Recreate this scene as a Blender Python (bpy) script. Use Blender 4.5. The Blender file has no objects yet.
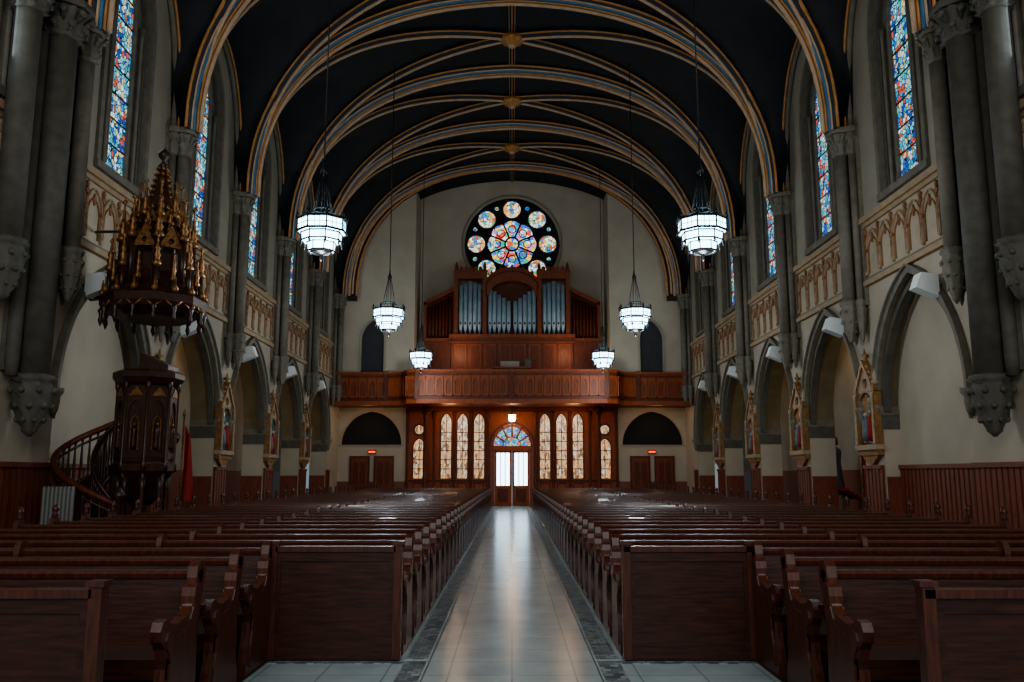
import bpy, bmesh, math, random
from mathutils import Vector, Matrix
from mathutils.geometry import tessellate_polygon
random.seed(4)
S=bpy.context.scene
try: S.view_settings.look='AgX - Medium High Contrast'
except Exception: pass
S.view_settings.exposure=-0.08
pi=math.pi; cos=math.cos; sin=math.sin; sqrt=math.sqrt

# ---------------------------------------------------------------- materials
def newmat(n):
    m=bpy.data.materials.new(n); m.use_nodes=True
    nt=m.node_tree; b=nt.nodes['Principled BSDF']; return m,nt,b
def setp(b,k,v):
    if k in b.inputs: b.inputs[k].default_value=v
def mat(name,c,rough=.6,metal=0,var=.25,scale=6,stretch=(1,1,1),bump=.1,spec=.5,coat=0):
    m,nt,b=newmat(name)
    tc=nt.nodes.new('ShaderNodeTexCoord'); mp=nt.nodes.new('ShaderNodeMapping'); mp.inputs['Scale'].default_value=stretch
    no=nt.nodes.new('ShaderNodeTexNoise'); no.inputs['Scale'].default_value=scale; no.inputs['Detail'].default_value=6
    cr=nt.nodes.new('ShaderNodeValToRGB')
    cr.color_ramp.elements[0].position=.3; cr.color_ramp.elements[1].position=.7
    cr.color_ramp.elements[0].color=(*[x*(1-var) for x in c],1); cr.color_ramp.elements[1].color=(*[min(1,x*(1+var)) for x in c],1)
    nt.links.new(tc.outputs['Object'],mp.inputs[0]); nt.links.new(mp.outputs[0],no.inputs['Vector'])
    nt.links.new(no.outputs['Fac'],cr.inputs[0]); nt.links.new(cr.outputs[0],b.inputs['Base Color'])
    setp(b,'Roughness',rough); setp(b,'Metallic',metal); setp(b,'Specular IOR Level',spec); setp(b,'Coat Weight',coat)
    if bump:
        bp=nt.nodes.new('ShaderNodeBump'); bp.inputs['Strength'].default_value=bump; bp.inputs['Distance'].default_value=.02
        nt.links.new(no.outputs['Fac'],bp.inputs['Height']); nt.links.new(bp.outputs[0],b.inputs['Normal'])
    return m
def emis(name,c,s):
    m,nt,b=newmat(name); setp(b,'Base Color',(*c,1)); setp(b,'Emission Color',(*c,1)); setp(b,'Emission Strength',s); setp(b,'Roughness',.3); return m
def stained(name,cols,scale,strength,lead=.035,stretch=(1,1,1)):
    m,nt,b=newmat(name)
    tc=nt.nodes.new('ShaderNodeTexCoord'); mp=nt.nodes.new('ShaderNodeMapping'); mp.inputs['Scale'].default_value=stretch
    v=nt.nodes.new('ShaderNodeTexVoronoi'); v.inputs['Scale'].default_value=scale
    v2=nt.nodes.new('ShaderNodeTexVoronoi'); v2.feature='DISTANCE_TO_EDGE'; v2.inputs['Scale'].default_value=scale
    sp=nt.nodes.new('ShaderNodeSeparateColor'); cr=nt.nodes.new('ShaderNodeValToRGB'); cr.color_ramp.interpolation='CONSTANT'
    while len(cr.color_ramp.elements)<len(cols): cr.color_ramp.elements.new(.5)
    for i,c in enumerate(cols):
        cr.color_ramp.elements[i].position=i/len(cols); cr.color_ramp.elements[i].color=(*c,1)
    gt=nt.nodes.new('ShaderNodeMath'); gt.operation='GREATER_THAN'; gt.inputs[1].default_value=lead
    mu=nt.nodes.new('ShaderNodeMath'); mu.operation='MULTIPLY'; mu.inputs[1].default_value=strength
    nt.links.new(tc.outputs['Object'],mp.inputs[0])
    nt.links.new(mp.outputs[0],v.inputs['Vector']); nt.links.new(mp.outputs[0],v2.inputs['Vector'])
    nt.links.new(v.outputs['Color'],sp.inputs[0]); nt.links.new(sp.outputs[0],cr.inputs[0])
    nt.links.new(cr.outputs[0],b.inputs['Emission Color']); nt.links.new(v2.outputs['Distance'],gt.inputs[0])
    nt.links.new(gt.outputs[0],mu.inputs[0]); nt.links.new(mu.outputs[0],b.inputs['Emission Strength'])
    setp(b,'Base Color',(.02,.02,.03,1)); setp(b,'Roughness',.2)
    return m

M={}
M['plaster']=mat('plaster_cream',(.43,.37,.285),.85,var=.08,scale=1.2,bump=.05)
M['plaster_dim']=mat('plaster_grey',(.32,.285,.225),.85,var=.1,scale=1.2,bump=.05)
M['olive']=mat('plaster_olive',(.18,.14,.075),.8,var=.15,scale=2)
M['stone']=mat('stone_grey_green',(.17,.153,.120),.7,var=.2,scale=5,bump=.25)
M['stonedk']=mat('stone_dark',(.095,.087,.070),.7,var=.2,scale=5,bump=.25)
M['vault']=mat('vault_navy',(.010,.011,.014),.75,var=.3,scale=2,bump=.05)
M['cream']=mat('rib_cream',(.48,.32,.20),.5,var=.15,scale=4)
M['gold']=mat('rib_gold',(.44,.20,.06),.4,metal=.1,var=.2,scale=6)
M['ribblue']=mat('rib_blue',(.045,.15,.27),.5,var=.2,scale=5)
M['ribdk']=mat('rib_dark',(.02,.022,.03),.6,var=.2,scale=5)
M['friezebg']=mat('frieze_ground',(.44,.37,.275),.8,var=.1,scale=3)
M['friezeor']=mat('frieze_ornament',(.28,.13,.06),.6,var=.25,scale=9)
M['friezetan']=mat('frieze_tan',(.38,.27,.165),.7,var=.15,scale=5)
M['frame']=mat('shrine_frame_gilt',(.26,.13,.045),.5,metal=.2,var=.35,scale=12)
M['framel']=mat('shrine_frame_cream',(.36,.27,.18),.6,var=.2,scale=10)
M['pew']=mat('pew_wood',(.042,.0120,.0065),.38,var=.5,scale=4,stretch=(1,10,10),bump=.10,coat=.04)
M['pewend']=mat('pew_end_wood',(.072,.020,.010),.38,var=.4,scale=5,stretch=(8,8,1),bump=.10,coat=.08)
M['redwood']=mat('red_wood',(.17,.045,.022),.45,var=.3,scale=4,stretch=(6,6,1),bump=.1)
M['gwood']=mat('gallery_wood',(.27,.062,.018),.5,var=.3,scale=3,stretch=(5,5,1),bump=.08,spec=.3)
M['gwoodd']=mat('gallery_wood_dark',(.11,.026,.010),.5,var=.3,scale=3,stretch=(5,5,1),bump=.08,spec=.3)
M['organwood']=mat('organ_wood',(.17,.045,.017),.5,var=.3,scale=3,stretch=(5,5,1),bump=.08,spec=.3)
M['pulpit']=mat('pulpit_wood',(.040,.014,.007),.4,var=.4,scale=8,bump=.15)
M['pgold']=mat('pulpit_gilt',(.22,.10,.03),.4,metal=.4,var=.6,scale=14,bump=.2)
M['metal']=mat('iron_dark',(.05,.05,.05),.4,metal=.8,var=.2)
M['pipe']=mat('organ_pipe_metal',(.30,.40,.47),.45,metal=.1,var=.15,scale=3)
M['black']=mat('black_void',(.008,.008,.009),.8,var=.1)
M['doordk']=mat('opening_dark_door',(.03,.03,.032),.6,var=.2)
M['whitebox']=mat('white_enamel',(.78,.82,.82),.4,var=.03)
M['radiator']=mat('radiator_grey',(.16,.16,.15),.5,var=.1)
M['red']=mat('red_cloth',(.30,.02,.015),.8,var=.2)
M['lamp']=emis('chandelier_glass',(.50,.84,1.0),8)
M['warmlamp']=emis('lamp_warm',(1,.72,.42),14)
M['exitred']=emis('exit_sign_red',(1,.08,.03),1.6)
M['doorwhite']=emis('door_glass_daylight',(.60,.85,1.0),5.5)
M['lit']=stained('narthex_glass',[(1,.52,.22),(.9,.56,.30),(.6,.45,.30),(1,.6,.3),(.35,.17,.07),(.9,.78,.6)],5.2,.85,.02,(2,1,1))
M['glass']=stained('stained_glass_lancet',[(.03,.14,.5),(.18,.5,.7),(.5,.75,.8),(.04,.30,.5),(.5,.10,.06),(.6,.5,.28),(.02,.07,.32),(.12,.42,.42),(.25,.55,.7)],9,1.3,.07)
M['rose1']=stained('rose_glass_medallion',[(.9,.85,.7),(.75,.10,.05),(.06,.25,.65),(.95,.75,.4),(.6,.85,.9),(.10,.42,.2),(.8,.4,.12),(.9,.9,.85)],6.5,1.35,.04)
M['rose2']=stained('rose_glass_centre',[(.95,.9,.8),(.06,.16,.7),(.8,.09,.05),(.92,.6,.15),(.55,.8,.95),(.08,.42,.3),(.75,.3,.5),(.1,.4,.8)],5.0,1.4,.035)
M['fan']=stained('fanlight_glass',[(.04,.25,.6),(.1,.5,.7),(.7,.15,.05),(.3,.6,.3),(.03,.15,.5)],8,1.3,.05)
M['paint']=stained('station_painting_oils',[(.06,.14,.10),(.10,.24,.16),(.40,.20,.10),(.04,.12,.20),(.42,.06,.04),(.50,.36,.22)],5,.0,.0)
_m=M['paint']; _nt=_m.node_tree; _b=_nt.nodes['Principled BSDF']
for n in _nt.nodes:
    if n.type=='VALTORGB': _nt.links.new(n.outputs[0],_b.inputs['Base Color'])
for l in list(_nt.links):
    if l.to_socket.name in('Emission Color','Emission Strength'): _nt.links.remove(l)
_b.inputs['Emission Strength'].default_value=0
M['skin']=mat('statue_plaster',(.45,.38,.3),.6,var=.1)
M['robe']=mat('statue_robe',(.12,.16,.2),.6,var=.2)

def floor_mat(name,c1,c2,mort,bw,rh,rough,offs=.0,scale=1.0,ms=.012):
    m,nt,b=newmat(name)
    tc=nt.nodes.new('ShaderNodeTexCoord'); br=nt.nodes.new('ShaderNodeTexBrick')
    br.offset=offs; br.inputs['Color1'].default_value=(*c1,1); br.inputs['Color2'].default_value=(*c2,1); br.inputs['Mortar'].default_value=(*mort,1)
    br.inputs['Scale'].default_value=scale; br.inputs['Brick Width'].default_value=bw; br.inputs['Row Height'].default_value=rh; br.inputs['Mortar Size'].default_value=ms
    no=nt.nodes.new('ShaderNodeTexNoise'); no.inputs['Scale'].default_value=2.5; no.inputs['Detail'].default_value=8
    mx=nt.nodes.new('ShaderNodeMix'); mx.data_type='RGBA'; mx.blend_type='MULTIPLY'; mx.inputs[0].default_value=.4
    nt.links.new(tc.outputs['Object'],br.inputs['Vector']); nt.links.new(tc.outputs['Object'],no.inputs['Vector'])
    nt.links.new(br.outputs['Color'],mx.inputs[6]); nt.links.new(no.outputs['Fac'],mx.inputs[7]); nt.links.new(mx.outputs[2],b.inputs['Base Color'])
    rr=nt.nodes.new('ShaderNodeMapRange'); rr.inputs[3].default_value=rough*.7; rr.inputs[4].default_value=rough*1.5
    nt.links.new(no.outputs['Fac'],rr.inputs[0]); nt.links.new(rr.outputs[0],b.inputs['Roughness'])
    bp=nt.nodes.new('ShaderNodeBump'); bp.inputs['Strength'].default_value=.06; bp.inputs['Distance'].default_value=.01
    nt.links.new(no.outputs['Fac'],bp.inputs['Height']); nt.links.new(bp.outputs[0],b.inputs['Normal'])
    return m
M['marble']=floor_mat('marble_tiles',(.46,.56,.58),(.42,.515,.535),(.27,.34,.36),.5,.5,.20,ms=.008)
M['mosaic']=floor_mat('mosaic_border',(.05,.08,.09),(.42,.48,.50),(.10,.13,.14),.08,.08,.3,.5,1,.006)
M['floordk']=mat('pew_floor_boards',(.035,.022,.016),.5,var=.3,scale=3,stretch=(1,8,1))

# ---------------------------------------------------------------- mesh builder
class MB:
    def __init__(s): s.v=[]; s.f=[]; s.mi=[]; s.ms=[]; s.sm=[]
    def _m(s,k):
        if k not in s.ms: s.ms.append(k)
        return s.ms.index(k)
    def add(s,vs,fs,k,smooth=False):
        o=len(s.v); s.v+= [tuple(p) for p in vs]; i=s._m(k)
        for f in fs: s.f.append([o+a for a in f]); s.mi.append(i); s.sm.append(smooth)
    def box(s,x0,x1,y0,y1,z0,z1,k):
        if x0>x1:x0,x1=x1,x0
        vs=[(x,y,z) for x in(x0,x1) for y in(y0,y1) for z in(z0,z1)]
        s.add(vs,[(0,1,3,2),(4,6,7,5),(0,4,5,1),(2,3,7,6),(0,2,6,4),(1,5,7,3)],k)
    def ext(s,poly,P,d0,d1,k,holes=(),ks=None):
        loops=[poly]+list(holes)
        tr=tessellate_polygon([[Vector((a,b,0)) for a,b in l] for l in loops])
        flat=[p for l in loops for p in l]; n=len(flat)
        vs=[P(a,b,d0) for a,b in flat]+[P(a,b,d1) for a,b in flat]
        s.add(vs,[tuple(t) for t in tr]+[tuple(i+n for i in t) for t in tr],k)
        fs=[];o=0
        for l in loops:
            m=len(l)
            for i in range(m): fs.append((o+i,o+(i+1)%m,n+o+(i+1)%m,n+o+i))
            o+=m
        s.add(vs,fs,ks or k)
    def lathe(s,prof,c,k,seg=12,mod=None,rot=0,smooth=True):
        vs=[];fs=[]
        for j,(r,z) in enumerate(prof):
            for i in range(seg):
                a=2*pi*i/seg+rot; rr=r*(mod(a,j) if mod else 1)
                vs.append((c[0]+rr*cos(a),c[1]+rr*sin(a),c[2]+z))
        for j in range(len(prof)-1):
            for i in range(seg):
                fs.append((j*seg+i,j*seg+(i+1)%seg,(j+1)*seg+(i+1)%seg,(j+1)*seg+i))
        fs.append(tuple(range(seg))); fs.append(tuple((len(prof)-1)*seg+i for i in range(seg)))
        s.add(vs,fs,k,smooth)
    def tube(s,path,r,k,seg=8,closed=False,smooth=True):
        P=[Vector(p) for p in path]; n=len(P); vs=[];fs=[]
        up=Vector((0,0,1))
        for i,p in enumerate(P):
            if closed: t=(P[(i+1)%n]-P[i-1])
            else: t=P[min(i+1,n-1)]-P[max(i-1,0)]
            t.normalize(); a=t.cross(up)
            if a.length<.02: a=t.cross(Vector((0,1,0)))
            if a.length<.02: a=t.cross(Vector((1,0,0)))
            a.normalize(); b=t.cross(a).normalized()
            ri=r[i] if isinstance(r,(list,tuple)) else r
            for j in range(seg):
                q=2*pi*j/seg; vs.append(p+a*cos(q)*ri+b*sin(q)*ri)
        m=n if closed else n-1
        for i in range(m):
            for j in range(seg):
                fs.append((i*seg+j,i*seg+(j+1)%seg,((i+1)%n)*seg+(j+1)%seg,((i+1)%n)*seg+j))
        if not closed: fs.append(tuple(range(seg))); fs.append(tuple((n-1)*seg+j for j in range(seg)))
        s.add(vs,fs,k,smooth)
    def ball(s,c,r,k,seg=10,sz=1):
        s.lathe([(r*max(.02,sin(pi*i/8)),-r*sz*cos(pi*i/8)) for i in range(9)],c,k,seg)
    def mesh(s,name):
        me=bpy.data.meshes.new(name); me.from_pydata(s.v,[],s.f); 
        for k in s.ms: me.materials.append(M[k])
        me.polygons.foreach_set('material_index',s.mi); me.polygons.foreach_set('use_smooth',s.sm)
        bm=bmesh.new(); bm.from_mesh(me); bmesh.ops.recalc_face_normals(bm,faces=bm.faces); bm.to_mesh(me); bm.free()
        return me
    def obj(s,name,loc=(0,0,0),parent=None):
        me=s.mesh(name); o=bpy.data.objects.new(name,me); S.collection.objects.link(o); o.location=loc
        if parent: o.parent=parent
        return o
def inst(name,me,loc,rot=0,scale=None):
    o=bpy.data.objects.new(name,me); S.collection.objects.link(o); o.location=loc; o.rotation_euler[2]=rot
    if scale: o.scale=scale
    return o
def PX(s,x0): return lambda a,b,d:(s*(x0+d),a,b)      # side plane (a=y,b=z)
def PY(y0,x0=0): return lambda a,b,d:(x0+a,y0+d,b)         # front plane (a=x,b=z)

def arc(c,a,zs,r,n=10):
    pts=[]
    if r>=a*.999:
        R=(a*a+r*r)/(2*a); th=math.asin(min(1,r/R))
        for i in range(n+1):
            t=th*i/n; pts.append((c-a+R-R*cos(t),zs+R*sin(t)))
        for i in range(n-1,-1,-1):
            t=th*i/n; pts.append((c+a-R+R*cos(t),zs+R*sin(t)))
    else:
        for i in range(2*n+1):
            t=pi-pi*i/(2*n); pts.append((c+a*cos(t),zs+r*sin(t)))
    return pts
def archpoly(c,a,z0,zs,r,n=10): return [(c-a,z0)]+arc(c,a,zs,r,n)+[(c+a,z0)]
def archband(mb,P,c,a,z0,zs,r,w,d0,d1,k,n=10):
    poly=[(c-a-w,z0)]+arc(c,a+w,zs,r+w,n)+[(c+a+w,z0),(c+a,z0)]+arc(c,a,zs,r,n)[::-1]+[(c-a,z0)]
    mb.ext(poly,P,d0,d1,k)
def circ(cx,cz,r,n=24,rot=0,mod=None): return [(cx+r*(mod(2*pi*i/n) if mod else 1)*cos(2*pi*i/n+rot),cz+r*(mod(2*pi*i/n) if mod else 1)*sin(2*pi*i/n+rot)) for i in range(n)]

# ---------------------------------------------------------------- dimensions
W=8.65; SX=8.2; ZS=10.1; H=16.8
B=[.5,5.5,10.5,15.5,20.45,25.4,30.4,35.4,40.4]; YB=43.0
PW_=2.28
def g(t):
    t=min(1,abs(t)); return (max(0,1-t**PW_))**(1/PW_)-.05*t*(1-t)
def zmain(x): return ZS+(H-ZS)*g(x/SX)

# ---------------------------------------------------------------- floor
mb=MB(); mb.box(-11.6,11.6,-3,46,-.2,0,'marble'); mb.obj('floor')
mb=MB()
for s in(-1,1):
    mb.box(s*.72,s*.90,7.58,YB-.3,0,.004,'mosaic'); mb.box(s*.72,s*2.2,7.40,7.48,0,.004,'mosaic')
    mb.box(s*.69,s*.70,-2,YB-.3,0,.003,'stonedk')
    mb.box(s*.72,s*.90,-2,7.40,0,.004,'mosaic')
mb.obj('trim_aisle_mosaic')
for s,n in((-1,'left'),(1,'right')):
    mb=MB(); mb.box(s*.95,s*6.4,7.7,40.2,0,.012,'floordk'); mb.box(s*2.05,s*6.4,4.4,7.7,0,.012,'floordk'); mb.obj('floor_boards_'+n)

# ---------------------------------------------------------------- side walls
A=1.95; AZ=3.1; AR=2.78
for s,n in((-1,'left'),(1,'right')):
    mb=MB(); P=PX(s,W)
    poly=[(-1,0)]
    for i in range(3,8):
        c=(B[i]+B[i+1])/2
        poly+=archpoly(c,A,0,AZ,AR)
    poly+=[(YB+.6,0),(YB+.6,6.1),(-1,6.1)]
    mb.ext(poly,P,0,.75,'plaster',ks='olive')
    for i in range(3,8):   # cream lower jambs
        c=(B[i]+B[i+1])/2
        for q in(-1,1):
            mb.box(s*(W+.01),s*(W+.74),min(c+q*(A+.05),c+q*(A-.02)),max(c+q*(A+.05),c+q*(A-.02)),0,AZ-.18,'plaster')
            mb.box(s*(W+.02),s*(W+.74),min(c+q*(A+.05),c+q*(A-.04)),max(c+q*(A+.05),c+q*(A-.04)),0,1.5,'redwood')
    mb.box(s*(W+.4),s*(W+.74),B[3]+.3,B[4]-.3,0,6.05,'plaster')
    holes=[];
    for i in range(0,8):
        c=(B[i]+B[i+1])/2
        holes.append(archpoly(c,1.05,8.0,11.9,1.75))
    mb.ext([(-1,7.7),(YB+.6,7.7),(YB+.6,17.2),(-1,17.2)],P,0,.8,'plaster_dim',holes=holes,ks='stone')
    mb.box(s*W,s*(W+.75),-1,YB+.6,6.1,7.7,'friezebg')
    mb.obj('wall_'+n)
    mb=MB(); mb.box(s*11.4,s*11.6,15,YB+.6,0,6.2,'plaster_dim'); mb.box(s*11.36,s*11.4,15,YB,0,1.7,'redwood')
    mb.obj('wall_aisle_'+n)
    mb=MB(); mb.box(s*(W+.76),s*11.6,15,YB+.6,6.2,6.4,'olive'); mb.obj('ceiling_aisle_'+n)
    # frieze
    mb=MB()
    mb.box(s*(W-.14),s*W,-1,YB,7.6,7.74,'friezetan'); mb.box(s*(W-.07),s*W,-1,YB,7.5,7.6,'friezetan')
    mb.box(s*(W-.12),s*W,-1,YB,6.05,6.17,'friezetan'); mb.box(s*(W-.06),s*W,-1,YB,6.17,6.25,'stone')
    for i in range(2,8):
        y0=B[i]+.35; y1=B[i+1]-.35; nA=6; dw=(y1-y0)/nA
        for j in range(nA+1):
            c=y0+dw*(j+.5)
            if j<nA:
                archband(mb,P,c,dw/2-.05,6.35,6.95,.42,.035,-.05,0,'friezetan',5)
                archband(mb,P,c,dw/2-.12,6.35,6.85,.35,.018,-.03,0,'friezeor',5)
                mb.ext([(c-.06,7.15),(c,7.04),(c+.06,7.15),(c,7.30)],P,-.04,0,'friezeor')
            q=y0+dw*j
            for z,r in((7.40,.05),(7.26,.09),(7.08,.05),(6.92,.10),(6.74,.05)):
                mb.ext([(q-r,z),(q,z-.09),(q+r,z),(q,z+.07)],P,-.06,0,'friezeor')
            mb.box(s*(W-.04),s*W,q-.013,q+.013,6.3,7.45,'friezeor')
            mb.lathe([(.03,6.3),(.05,6.36),(.02,6.45)],(s*(W-.04),q,0),'friezetan',6)
    mb.obj('trim_frieze_'+n)
    # wainscot
    mb=MB()
    def wains(y0,y1,x):
        mb.box(s*(x-.05),s*x,y0,y1,0,1.68,'redwood'); mb.box(s*(x-.1),s*x,y0,y1,1.68,1.77,'redwood'); mb.box(s*(x-.08),s*x,y0,y1,0,.2,'gwoodd')
        k=max(1,int((y1-y0)/.18)); 
        for j in range(k+1):
            yy=y0+(y1-y0)*j/k; mb.box(s*(x-.062),s*(x-.05),yy-.015,yy+.015,.2,1.68,'gwoodd')
    wains(-1,B[3]+.5,W); wains(B[3]+.53,B[4]-.53,W+.4)
    for i in range(4,8): wains(B[i]-.5,B[i]+.5,W)
    wains(B[8]-.5,B[8]+.1,W)
    mb.obj('wainscot_'+n)
    # arcade hoods and imposts
    mb=MB()
    for i in range(3,8):
        c=(B[i]+B[i+1])/2
        archband(mb,P,c,A,AZ,AZ,AR,.15,-.09,.0,'stone',12)
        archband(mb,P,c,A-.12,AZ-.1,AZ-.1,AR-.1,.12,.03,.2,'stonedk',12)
        archband(mb,P,c,A+.15,AZ,AZ,AR+.15,.05,-.15,.0,'stone',12)
        for q in(-1,1):
            yy=c+q*(A+.1)
            mb.lathe([(.04,-.45),(.08,-.35),(.10,-.2),(.10,-.1),(.16,-.02),(.16,.06)],(s*(W-.06),yy,AZ),'stone',12,lambda a,j:1+.12*cos(6*a))
            mb.box(s*(W-.05),s*(W+.74),c+q*A-.06,c+q*A+.06,AZ-.18,AZ+.02,'stone')
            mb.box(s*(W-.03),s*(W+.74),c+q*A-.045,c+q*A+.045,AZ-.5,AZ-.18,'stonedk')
    mb.obj('arcade_moulding_'+n)

# ---------------------------------------------------------------- shafts
cap=lambda a,j:1+(.2*cos(8*a) if j%2 else -.07*cos(8*a))
def shaft(mb,x,y,r,z0,z1,k='stone',cs=1.0):
    mb.lathe([(r,z0),(r,z1)],(x,y,0),k,14)
    c=r*cs
    mb.lathe([(c*1.25,z0),(c*1.4,z0-.05),(c*1.35,z0-.12),(c*1.1,z0-.16),(c*1.55,z0-.26),(c*1.15,z0-.40),(c*1.35,z0-.52),(c*.9,z0-.66),(c*1.0,z0-.76),(c*.5,z0-.9),(c*.5,z0-.96),(c*.1,z0-1.06)],(x,y,0),k,32,cap)
    mb.lathe([(r*1.1,z1),(r*1.25,z1+.06),(r*1.1,z1+.1),(r*1.5,z1+.26),(r*1.2,z1+.34),(r*1.75,z1+.5),(r*1.5,z1+.56)],(x,y,0),k,32,cap)
    mb.lathe([(r*1.9,z1+.56),(r*2.0,z1+.62),(r*1.9,z1+.7)],(x,y,0),k,8,None,pi/8,False)
    for row,(rr,zz,bs) in enumerate(((1.5,z1+.24,.26),(1.8,z1+.47,.30))):     # curled leaf crockets
        for q in range(8):
            a=q*pi/4+row*pi/8; cc,ss=cos(a),sin(a)
            mb.tube([(x+r*1.05*cc,y+r*1.05*ss,zz-.2),(x+r*(rr-.25)*cc,y+r*(rr-.25)*ss,zz-.06),(x+r*rr*cc,y+r*rr*ss,zz)],[r*.12,r*.2,r*bs*.8],k,5)
            mb.ball((x+r*rr*cc,y+r*rr*ss,zz-r*.12),r*bs,k,6)
    for row,(rr,zz,bs) in enumerate(((1.45,z0-.28,.26),(1.25,z0-.54,.24),(.9,z0-.78,.2))):
        for q in range(8):
            a=q*pi/4+row*pi/8; mb.ball((x+c*rr*cos(a),y+c*rr*sin(a),zz),c*bs,k,6)
for s in(-1,1):
    for i in range(3,9):
        mb=MB()
        zb=5.75; zt=9.45
        for dy,dx,r in((0,-.38,.15),(-.2,-.18,.085),(.2,-.18,.085)):
            shaft(mb,s*dx,dy,r,zb,zt,'stone')
        mb.box(0,-s*.10,-.3,.3,zb-.15,zt+.7,'stone')
        mb.obj('clustered_wall_column',(s*(W+.0),B[i],0))
    mb=MB()
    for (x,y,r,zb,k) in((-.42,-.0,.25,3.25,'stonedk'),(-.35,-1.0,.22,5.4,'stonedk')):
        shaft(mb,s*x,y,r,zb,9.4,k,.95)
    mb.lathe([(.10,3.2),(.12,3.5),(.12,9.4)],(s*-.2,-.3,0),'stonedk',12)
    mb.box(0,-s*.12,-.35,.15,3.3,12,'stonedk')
    mb.obj('crossing_pier',(s*W,14.55,0))

# ---------------------------------------------------------------- lancet windows
wn=1
for s in(-1,1):
    for i in range(2,8):
        c=(B[i]+B[i+1])/2; mb=MB(); P=lambda a,b,d,s=s:(s*d,a,b)
        mb.ext(archpoly(0,.50,8.15,11.9,1.0),P,.17,.20,'glass')
        mb.ext(archpoly(0,1.06,7.98,11.9,1.76),P,.14,.30,'stone',holes=[archpoly(0,.44,8.2,11.9,.9)])
        archband(mb,P,0,1.05,8.0,11.9,1.75,.14,-.07,0,'stone')
        archband(mb,P,0,.80,8.0,11.9,1.43,.10,.04,.15,'stonedk')
        archband(mb,P,0,.45,8.2,11.9,.92,.06,.09,.15,'stone')
        mb.box(s*-.10,s*.3,-1.2,1.2,7.85,8.02,'stone')
        for q in(-1,1): mb.lathe([(.07,8.02),(.045,8.15),(.045,11.6),(.08,11.9)],(s*.06,q*.68,0),'stone',8)
        for z in [8.7+.6*j for j in range(7)]: mb.box(s*.15,s*.17,-.44,.44,z,z+.03,'metal')
        mb.obj('window_%d'%wn,(s*W,c,0)); wn+=1

# ---------------------------------------------------------------- vault
mb=MB(); nx=72
ys=[]
for i in range(0,8):
    for j in range(16): ys.append((i,B[i]+(B[i+1]-B[i])*j/16))
ys.append((7,B[8])); ys.append((8,41.5)); ys.append((8,YB+.5))
vs=[]
HW=14.4
for (i,y) in ys:
    for j in range(nx+1):
        x=-W-.1+(2*W+.2)*j/nx
        z=zmain(x)
        if i<8:
            c=(B[i]+B[i+1])/2; h=(B[i+1]-B[i])/2
            Hc=H-(H-HW)*abs(x)/W
            z=max(z,ZS+(Hc-ZS)*g((y-c)/h))
        vs.append((x,y,z+.05))
n1=nx+1
fs=[(a*n1+b,a*n1+b+1,(a+1)*n1+b+1,(a+1)*n1+b) for a in range(len(ys)-1) for b in range(nx)]
mb.add(vs,fs,'vault',True)
vo=mb.obj('ceiling_vault')
def rib(mb,P0,P1,strips,n=48):
    P0=Vector(P0);P1=Vector(P1);d=(P1-P0); L=d.length; hd=d/L; lat=Vector((-hd.y,hd.x,0)); C=(P0+P1)/2
    pts=[];nor=[]
    ts=[-cos(pi*i/n) for i in range(n+1)]
    for t in ts: pts.append(Vector((C.x+hd.x*t*L/2,C.y+hd.y*t*L/2,ZS+(H-ZS)*g(t))))
    for i in range(n+1):
        tg=(pts[min(i+1,n)]-pts[max(0,i-1)]).normalized(); nor.append(tg.cross(lat).normalized())
        if nor[-1].z>0: nor[-1]*=-1
        if abs(ts[i])>.999: nor[-1]=-hd*(1 if ts[i]>0 else -1)
    for off,dn,r,k in strips:
        mb.tube([p+lat*off+q*dn for p,q in zip(pts,nor)],r,k,8)
T=[(-.38,.03,.04,'gold'),(-.29,.06,.06,'ribdk'),(-.24,.11,.04,'cream'),(-.16,.14,.05,'ribblue'),(-.09,.20,.035,'gold'),(0,.26,.06,'cream'),(-.06,.14,.08,'ribdk'),(.06,.14,.08,'ribdk'),(.09,.20,.035,'gold'),(.16,.14,.05,'ribblue'),(.24,.11,.04,'cream'),(.29,.06,.06,'ribdk'),(.38,.03,.04,'gold')]
D=[(-.17,.05,.035,'gold'),(-.10,.06,.06,'ribdk'),(0,.17,.05,'cream'),(0,.06,.10,'ribdk'),(.10,.06,.06,'ribdk'),(.17,.05,.035,'gold')]
xr=SX-.05
for i in range(1,9):
    mb=MB(); rib(mb,(-xr,B[i],0),(xr,B[i],0),T); mb.obj('vault_rib_transverse')
for i in range(1,8):
    mb=MB(); rib(mb,(-xr,B[i],0),(xr,B[i+1],0),D); rib(mb,(xr,B[i],0),(-xr,B[i+1],0),D)
    y=(B[i]+B[i+1])/2
    mb.lathe([(.05,-.42),(.18,-.38),(.22,-.3),(.38,-.24),(.42,-.16),(.3,-.08),(.3,.0)],(0,y,H),'gold',24,lambda a,j:1+.1*cos(8*a))
    mb.lathe([(.03,-.46),(.1,-.44),(.16,-.37)],(0,y,H),'cream',12)
    mb.obj('vault_rib_diagonal')
mb=MB(); mb.tube([(0,5,H-.02),(0,YB,H-.02)],.035,'gold',8); mb.tube([(.1,5,H-.0),(.1,YB,H-.0)],.015,'cream',6); mb.tube([(-.1,5,H),(-.1,YB,H)],.015,'cream',6)
mb.obj('vault_ridge_rib')
for s,n in((-1,'left'),(1,'right')):
    mb=MB()
    for i in range(2,8):
        c=(B[i]+B[i+1])/2; h=(B[i+1]-B[i])/2
        pts=[(s*(W-.08),c-h*cos(pi*j/30),ZS+(HW-ZS)*g(cos(pi*j/30))-.02) for j in range(31)]
        mb.tube(pts,.08,'stone',8); mb.tube([(p[0]-s*.12,p[1],p[2]) for p in pts],.04,'gold',8)
    mb.obj('vault_wall_rib_'+n)

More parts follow.
